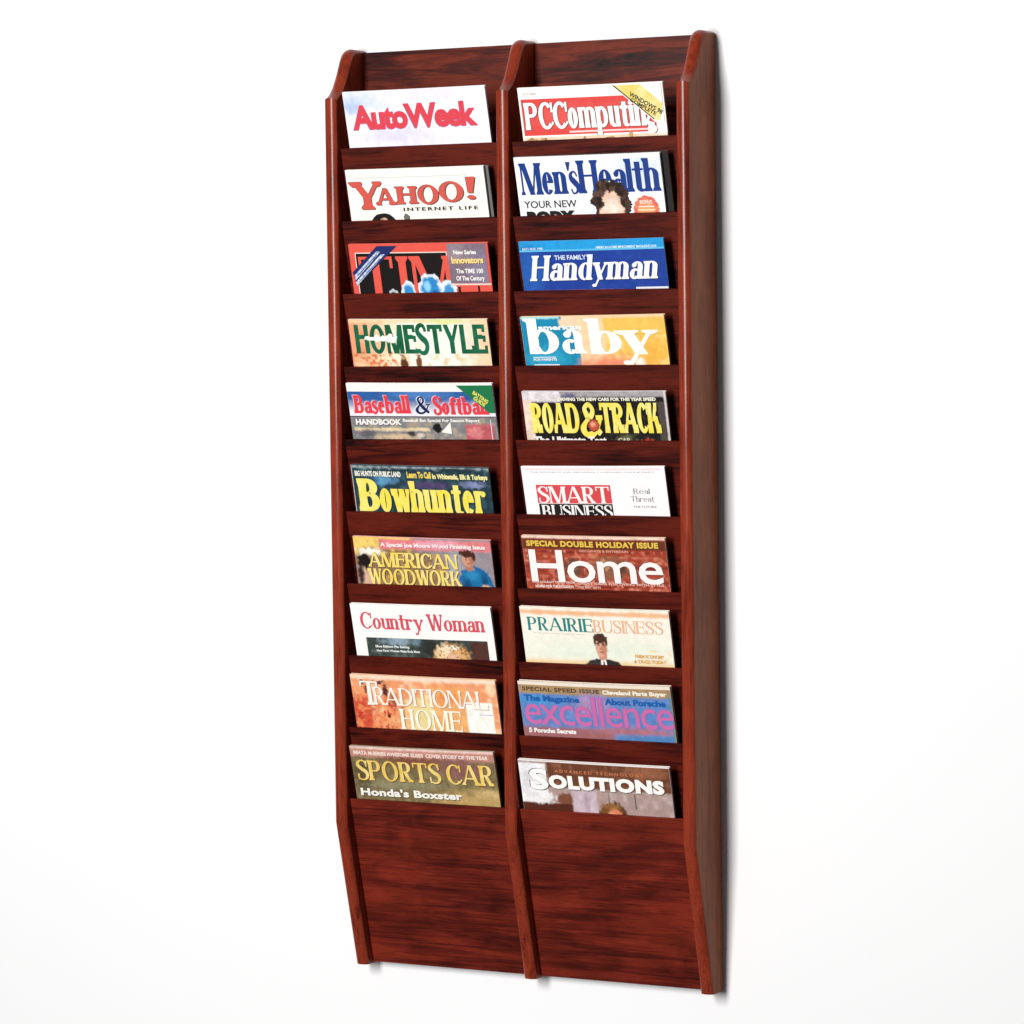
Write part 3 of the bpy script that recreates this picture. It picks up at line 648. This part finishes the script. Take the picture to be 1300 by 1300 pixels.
def d_R2(c):
    c.photo(500, 20, 1000, 360, 'f3f4f8', [('e', 850, 110, 160, 90, 'd6e2f4', 1.1, .3, 7)], .03, 2)
    nv = ink('173a86')
    c.text(serif("Men's", .225, .065, .05, xh=.70, sp=.03), 35, 430, 34, 215, nv); c.text(serif('Health', .205, .065, .05, xh=.70, sp=.02), 436, 978, 28, 215, nv)
    c.text(sans('YOUR NEW', .012), 35, 400, 248, 290, ink('2c2c30')); c.text(sans('BODY', .085, 1.08), 45, 380, 312, 372, K)
    r = random.Random(4); it = [('e', 638, 320, 90, 135, 'e9bfa8', .12, .05)]
    it += [('e', 640, 300, 60, 50, 'f6dccc', 1.0, .2), ('e', 600, 344, 12, 5, '4a2c22', .6), ('e', 672, 344, 12, 5, '4a2c22', .6)]
    for i in range(60):
        a = R(r.uniform(-20, 205)); q = r.uniform(.74, 1.2)
        it.append(('e', 636 + 100 * q * math.cos(a), 258 - 88 * q * math.sin(a) , r.uniform(13, 26), r.uniform(13, 24), r.choice(['1e120f', '2c1a16', '3c261e', '5a4034', '241613']), .5, .45, 1.6))
    for i in range(9): it.append(('e', 742 + r.uniform(-14, 14), 250 + i * 11, 14, 14, r.choice(['1e120f', '3c261e', '4a3228']), .5, .4, 2)); it.append(('e', 540 + r.uniform(-10, 10), 250 + i * 9, 11, 12, r.choice(['1e120f', '3c261e']), .5, .4, 2))
    c.photo(490, 110, 800, 350, '3a2620', it, .2, 21, cell=.8, masked=True)
    c.photo(780, 225, 970, 360, 'e0604c', [('e', 872, 322, 86, 84, 'dc6450', .1, .08, 2), ('e', 872, 330, 60, 60, 'f0a070', .8, .3)], .1, 3, masked=True); c.text(sans('BONUS', .03), 832, 915, 262, 282, ink('fbe9dc')); c.rect(820, 296, 925, 302, ink('fbe9dc')); c.rect(815, 314, 930, 322, ink('fbe0b0'))
def d_R3(c):
    c.photo(0, 0, 1000, 345, '1f98d8', [('r', -20, 58, 1020, 400, '173a94', .15, .05), ('e', 60, 180, 90, 120, '1e5cae', 1.1, .3), ('n', 0, 60, 1000, 345, '20479c', .4, .4, 6)], .1, 73); c.rect(0, 50, 1000, 60, ink('5fbce6'))
    c.text(sans('JULY / AUG  1998', .02), 22, 165, 36, 48, WH); c.text(sans('AMERICAN HOME IMPROVEMENT MAGAZINE SAVE', .02), 535, 950, 36, 50, ink('e4f4fb'))
    c.text(serif('Handyman', .2, .06, .05, xh=.68, sp=.07, slant=.2), 58, 925, 82, 226, ink('fbfbfb'), outline=(ink('0d1f55'), 4, 4))
    c.text(sans('THE FAMILY', .03), 240, 462, 82, 108, ink('d6e2f4'))
    c.rect(40, 278, 700, 300, ink('2c3f8a', '6a4a7a', 120)); c.rect(780, 272, 1000, 300, ink('e6e4ec')); c.text(sans('SPECIAL TIPS TO BUILD A DECK', .02), 240, 560, 284, 300, ink('e6cfdc'))
def d_R4(c):
    c.photo(0, 0, 1000, 345, '1686ac', [('e', 150, 240, 120, 60, '2a9cc0', 1, .3), ('r', 0, -10, 275, 12, 'a4dae2', .3, .2), ('r', 290, -20, 1100, 60, 'f4d2b0', .3, .2), ('r', 395, 6, 1100, 400, 'f3d0a4', .2, .05), ('r', 270, 20, 400, 60, 'f0cfae', .5, .3), ('r', 580, 12, 1100, 400, 'efc05a', .6, .15, 5), ('n', 580, 110, 1000, 345, 'f4d890', .4, .5, 7), ('e', 640, 290, 240, 60, 'e88c68', .8, .3, 6), ('e', 790, 265, 50, 26, 'f8e6da', .5, .4), ('e', 900, 220, 80, 80, 'ecb248', 1, .4), ('r', 600, 106, 960, 111, 'cda64e', .2, 0)], .08, 23)
    wt = ink('fdfaf2')
    c.text(sans('american', .04), 120, 420, 48, 76, ink('f4f8f4'))
    c.text(serif('b', .2, .06, .07, xh=.68), 40, 255, 10, 215, wt); c.text(serif('a', .2, .06, .07, xh=.68), 275, 420, 10, 215, wt); c.text(serif('b', .22, .06, .07, xh=.64), 470, 690, 15, 220, wt); c.text(serif('y', .2, .06, .1, xh=.66), 685, 905, 15, 225, wt)
    c.rect(60, 232, 220, 236, ink('e8f4f4')); c.text(sans('FOR PARENTS', .03), 60, 225, 240, 254, WH); c.rect(60, 275, 240, 290, ink('e8f4f8'))
def d_R5(c):
    c.photo(0, 0, 1000, 345, '15120f', [('n', 300, 50, 1000, 345, '2e2820', .2, .4, 4), ('r', 200, -10, 1000, 32, 'a49ea0', .5, .4, 5), ('r', -20, -20, 270, 62, 'dfd6da', .5, .3), ('e', 330, 30, 40, 20, '5a5c78', .8, .4), ('r', -20, 50, 62, 360, 'e6cfbe', .4, .1), ('r', 935, 60, 985, 340, '4c4440', .5, .4), ('r', 985, -10, 1010, 345, 'cfc4c0', .2, .1), ('e', 845, 320, 68, 44, 'd0432c', .3, .2), ('e', 700, 270, 60, 20, '5a5840', .8, .5)], .2, 31)
    c.text(sans('DRIVING THE NEW CARS FOR THIS YEAR SPEED', .05), 250, 930, 36, 54, ink('f0ecd8'))
    yl = ink('ecd94e', 'f2e684', 80)
    c.text(serif('ROAD', .32, .14, .02, sp=.02), 48, 385, 68, 242, yl, outline=(ink('3a3008'), 5, 3))
    c.text(serif('TRACK', .29, .14, .03, sp=.01), 535, 945, 66, 240, yl, outline=(ink('0a0805'), 6, 3))
    c.text(serif('&', .26, .15, .03), 392, 545, 70, 252, yl, outline=(K, 8, 5, 1))
    c.photo(430, 150, 530, 240, 'c4503c', [('e', 481, 196, 40, 38, '2a120c', .1, .05), ('e', 481, 196, 34, 31, 'c8543e', .2, .05), ('e', 476, 190, 16, 14, 'e6a080', .6, .3)], .15, 5, masked=True)
    c.text(sans('The Ultimate Test', .05), 50, 560, 262, 300, ink('f3efe9')); c.text(sans('CAR', .05), 640, 730, 268, 292, ink('c9c2a0'))
def d_R6(c):
    c.rect(30, 10, 970, 22, ink('f3dfe0')); c.text(sans('THE RESOURCE FOR GROWING COMPANIES ONLINE DAILY', 0), 60, 930, 30, 37, ink('8c8890'))
    c.rect(90, 108, 612, 216, ink('d94a50')); c.text(serif('SMART', .17, .06, .045, sp=.07), 100, 600, 118, 214, ink('fbf2f0'))
    c.rect(95, 219, 612, 330, ink('1d1a1a')); c.text(serif('BUSINESS', .18, .065, .035, sp=.08), 115, 604, 226, 300, ink('f4f1ee'))
    c.text(serif('Real', .09, .04, .03, sp=.09), 770, 880, 128, 158, ink('7c8484')); c.text(serif('Threat', .09, .04, .03, sp=.09), 745, 905, 172, 204, ink('7c8484')); c.text(sans('THE FUTURE', 0), 755, 915, 226, 240, ink('a6a8a8'))
def d_R7(c):
    it = [('r', 0, -10, 1000, 14, 'efd2c0', .3, .1), ('r', 0, 18, 1000, 76, '6a3020', .4, .2)]
    r = random.Random(8)
    for i in range(8): it.append(('r', 10, 88 + i * 29, 990, 94 + i * 29, r.choice(['7c2a1e', 'c9785c', 'b86048']), .35, .7, 6))
    it += [('n', 0, 80, 1000, 345, 'c8705a', .3, .4, 5), ('e', 350, 185, 60, 50, '6a4434', .5, .4, 4), ('e', 345, 180, 26, 20, 'a8745c', .8, .4), ('e', 600, 180, 110, 70, '8a5840', .7, .4, 5), ('e', 560, 170, 36, 30, 'c49068', .8, .5), ('e', 670, 190, 36, 34, '5c3a2c', .8, .5), ('n', 0, 255, 1000, 345, 'd8907c', .2, .35, 3), ('e', 880, 180, 60, 30, '7c2c20', .8, .4)]
    c.photo(0, 0, 1000, 345, 'a2402c', it, .22, 41)
    c.text(sans('SPECIAL DOUBLE HOLIDAY ISSUE', .055, 1.1), 30, 950, 28, 60, ink('e8c050'), outline=(ink('3a2010'), 3, 3)); c.text(sans('DECORATE & ENTERTAIN', .02), 400, 740, 76, 90, ink('e0a890'))
    c.text(sans('Home', .012, .93), 38, 965, 72, 268, ink('fbf1ee'), outline=(ink('5c3a3a'), 4, 3, 1))
    c.text(sans('OUR HOLIDAY STORY FROM', .03), 40, 340, 266, 278, ink('f0cfc4')); c.text(sans('GREAT IDEAS FOR LIVING WITH STYLE', .03), 360, 960, 268, 282, ink('f0bcb0')); c.text(sans('HOMES FOR THE HOLIDAYS', .04), 60, 330, 290, 304, ink('f4e2da')); c.text(sans('THE BEST GIFTS', .03), 360, 520, 292, 304, ink('eabfae'))
def d_R8(c):
    it = [('r', 0, 16, 1000, 42, 'efb88c', .6, .4, 6), ('e', 500, 260, 520, 70, 'e6ecdc', 1.2, .3, 9), ('r', -10, 312, 1010, 400, 'f0cf9c', 1.2, .3, 7), ('n', 700, 230, 1000, 345, 'f2d8a8', .3, .4, 5),
      ('e', 530, 352, 128, 58, '2c2826', .10, .06), ('e', 470, 345, 40, 30, '3e3a3a', .9), ('e', 530, 340, 20, 58, 'f2f0ee', .2, .02), ('e', 531, 345, 7, 40, '7a2c2c', .3, .05), ('e', 524, 278, 28, 26, 'c88c74', .3),
      ('e', 524, 222, 38, 64, 'dca58c', .12, .04), ('e', 545, 235, 18, 50, 'c08468', .9), ('e', 510, 208, 14, 10, 'e8bfa8', 1), ('e', 507, 214, 10, 4.5, '3c2820', .6), ('e', 540, 214, 10, 4.5, '3c2820', .6), ('e', 507, 205, 13, 3, '5a3c2e', .6), ('e', 541, 205, 13, 3, '5a3c2e', .6),
      ('e', 524, 235, 6, 10, 'b87860', .9), ('e', 524, 257, 16, 4.5, 'a04c48', .5), ('e', 524, 172, 44, 28, '4a3022', .25, .25, 2), ('e', 562, 192, 8, 26, '4a3022', .5), ('e', 486, 190, 7, 22, '4a3022', .5)]
    c.photo(0, 0, 1000, 345, 'f4eee0', it, .05, 43, cell=.9)
    c.text(serif('PRAIRIE', .16, .06, .035, sp=.11), 45, 485, 60, 140, ink('2a8280')); c.text(serif('BUSINESS', .14, .06, .03, sp=.09), 492, 950, 64, 140, ink('efb48e'))
    c.text(sans('THE MAGAZINE OF THE NORTHERN PLAINS AND', 0), 70, 430, 152, 158, ink('b9bdb4'))
    c.text(sans('FARM ECONOMY', .04), 745, 940, 262, 282, ink('e0a24c')); c.text(sans('& TAXES TODAY', .04), 735, 950, 292, 312, ink('e0a24c'))
def d_R9(c):
    c.photo(0, 20, 1000, 345, '5b86c2', [('r', 0, 10, 1000, 72, 'ab8c66', .4, .2, 6), ('n', 0, 80, 1000, 345, '7f86be', .4, .5, 6), ('e', 480, 130, 110, 70, 'a68ab8', .8, .3), ('r', -20, 272, 600, 360, 'a0666a', .9, .3, 6), ('e', 760, 278, 260, 22, 'b0707c', 1, .4), ('e', 860, 325, 200, 26, '4f83b8', 1, .3), ('e', 100, 110, 120, 26, '4a90cc', 1, .3), ('r', 985, 60, 1010, 345, '6c8890', .3, .2)], .12, 51)
    c.text(sans('SPECIAL SPEED ISSUE', .04, 1.1), 25, 540, 32, 56, ink('5a442c')); c.text(sans('Cleveland Parts Buyer', .05), 560, 975, 34, 58, ink('f6efe0'))
    c.text(sans('The Magazine', .045), 30, 400, 80, 116, ink('1d5da8')); c.text(sans('About Porsche', .045), 565, 960, 84, 120, ink('1d5da8'))
    c.text(sans('excellence', 0, .9), 25, 1000, 66, 256, ink('cf6ca8'), outline=(ink('8f78bc'), 5, 3, 1))
    c.text(sans('5 Porsche Secrets', .05), 35, 350, 280, 306, ink('f6f2ee'))
def d_R10(c):
    c.photo(0, 8, 1000, 345, 'ab928c', [('n', 300, 150, 1000, 345, 'beaaa4', .4, .5, 7), ('r', 190, -20, 1100, 158, '6c3e2a', .5, .15, 5), ('n', 220, 10, 1000, 150, '85543c', .3, .45, 5), ('e', 850, 40, 120, 40, '925c42', 1, .4), ('e', 290, 230, 56, 44, '7c4c36', .4, .3), ('r', 340, 172, 500, 345, 'cbb6c0', .7, .3, 5), ('e', 430, 250, 20, 60, 'b098a4', .9), ('r', -20, 258, 335, 400, '56281a', .3, .1),
      ('r', -20, 20, 180, 256, 'f1efef', .3, .1), ('e', 130, 220, 90, 40, 'efecec', .4), ('e', 60, 120, 50, 90, 'e2dfe4', 1.1), ('r', 580, 165, 585, 240, '3a2a28', .15, 0), ('r', 752, 175, 758, 266, '3a2a28', .15, 0),
      ('e', 606, 330, 98, 100, '5c3418', .15, .12, 3), ('e', 590, 268, 60, 26, '9a6a3c', .8, .5, 2), ('e', 545, 300, 26, 50, '7c4c24', .8, .5, 2), ('e', 612, 345, 56, 76, 'd98058', .2, .05), ('e', 590, 300, 22, 12, 'eca078', .9)], .14, 61)
    c.text(sans('ADVANCED TECHNOLOGY', .03, 1.5), 240, 830, 50, 68, ink('c87850'))
    c.text(sans('S', .04), 65, 190, 50, 172, ink('fbfaf8'), outline=(ink('2c2826'), 5, 4, 1))
    c.text(sans('OLUTIONS', .065, 1.1), 192, 955, 86, 160, ink('fcfaf6'), outline=(ink('352822'), 4, 4))

MAGS = [
 (0, 0, .0128, .2222, .0716, .0717, .0040, (.0010, .0005, 0), ink('efedf7'), d_L1, 'white magazine with a plain bold red title, topmost in the left column'),
 (0, 1, .0140, .2176, .0656, .0651, .0040, (.0008, .0003, 0), ink('f7f3ec'), d_L2, 'cream white magazine with wobbly red capital title and exclamation mark, front one in its pocket'),
 (0, 2, .0164, .2212, .0644, .0625, .0035, (.0006, 0, 0), ink('e4584a'), d_L3, 'red bordered magazine with navy corner ribbon and black cover field, left column'),
 (0, 3, .0143, .2190, .0618, .0600, .0035, (.0008, .0004, 0), ink('f3e8d8'), d_L4, 'cream and peach magazine with big dark green capital title'),
 (0, 4, .0118, .2272, .0739, .0732, .0040, (.0012, .0006, 0), ink('f6f1ee'), d_L5, 'white, blue and grey sports magazine with a green corner triangle and ampersand'),
 (0, 5, .0150, .2184, .0622, .0595, .0035, (.0005, .0003, 0), ink('26404c'), d_L6, 'dark teal magazine with large yellow title beginning with B'),
 (0, 6, .0163, .2196, .0635, .0614, .0035, (.0008, 0, 0), ink('e7a0a0'), d_L7, 'pink and tan magazine picturing a man in a blue sweater'),
 (0, 7, .0123, .2204, .0702, .0703, .0045, (.0010, .0004, 0), ink('fbf6f4'), d_L8, 'white magazine with thin red two word title above a dark photo with blonde hair'),
 (0, 8, .0108, .2262, .0723, .0715, .0045, (.0010, .0006, 0), ink('f2b48c'), d_L9, 'orange and peach magazine with pale capital title, second from the bottom on the left'),
 (0, 9, .0091, .2235, .0725, .0740, .0045, (.0012, .0008, 0), ink('7d6c48'), d_L10, 'olive brown magazine with golden capital title, lowest in the left column'),
 (1, 0, .0156, .2179, .0660, .0656, .0040, (.0010, .0004, 0), ink('faf5f0'), d_R1, 'white and red magazine with yellow diagonal corner flash, topmost in the right column'),
 (1, 1, .0104, .2143, .0736, .0735, .0040, (.0010, .0006, 0), ink('f5f5f7'), d_R2, 'white magazine with tall navy serif title and dark curly hair, front one in its pocket'),
 (1, 2, .0144, .2172, .0620, .0627, .0035, (.0006, .0003, 0), ink('1f98d8'), d_R3, 'royal blue magazine with white slanted title and light blue top strip'),
 (1, 3, .0156, .2175, .0618, .0630, .0050, (.0008, .0006, .0005), ink('f4cfa0'), d_R4, 'teal and yellow magazine with large white lower case title'),
 (1, 4, .0162, .2177, .0624, .0622, .0040, (.0008, .0003, 0), ink('d8cfd2'), d_R5, 'black magazine with chunky yellow capital title and red centred ampersand'),
 (1, 5, .0144, .2159, .0618, .0636, .0035, (.0008, .0003, 0), ink('fbf5f6'), d_R6, 'white magazine with white lettering in a red box stacked on a black box'),
 (1, 6, .0141, .2158, .0689, .0689, .0045, (.0008, .0003, 0), ink('e9c0a8'), d_R7, 'brick red magazine with large thin white title under a yellow line of capitals'),
 (1, 7, .0106, .2202, .0734, .0727, .0045, (.0012, .0006, 0), ink('f4ece0'), d_R8, 'pale cream magazine with teal and peach title picturing a man in a dark suit'),
 (1, 8, .0072, .2220, .0727, .0733, .0060, (.0012, .0008, .0006), ink('f2e4d4'), d_R9, 'blue and pink magazine with tan top strip, second from the bottom on the right'),
 (1, 9, .0048, .2180, .0667, .0660, .0045, (.0008, .0006, 0), ink('efe8e8'), d_R10, 'brown and grey magazine with white spaced title, lowest in the right column'),
]
for a in MAGS: magazine(*a)
# second copies peeking out behind two of them
magazine(0, 1, .0172, .2218, .0640, .0640, .0035, (.0006, .0002, 0), ink('6c706e'), lambda c: None, 'grey edged magazine tucked behind the cream one with the exclamation mark title', depth=.0052)
magazine(1, 1, .0150, .2228, .0736, .0738, .0040, (.0010, .0006, 0), ink('1c191b'), lambda c: None, 'black magazine peeking out behind the white one with navy serif title', depth=.0056)
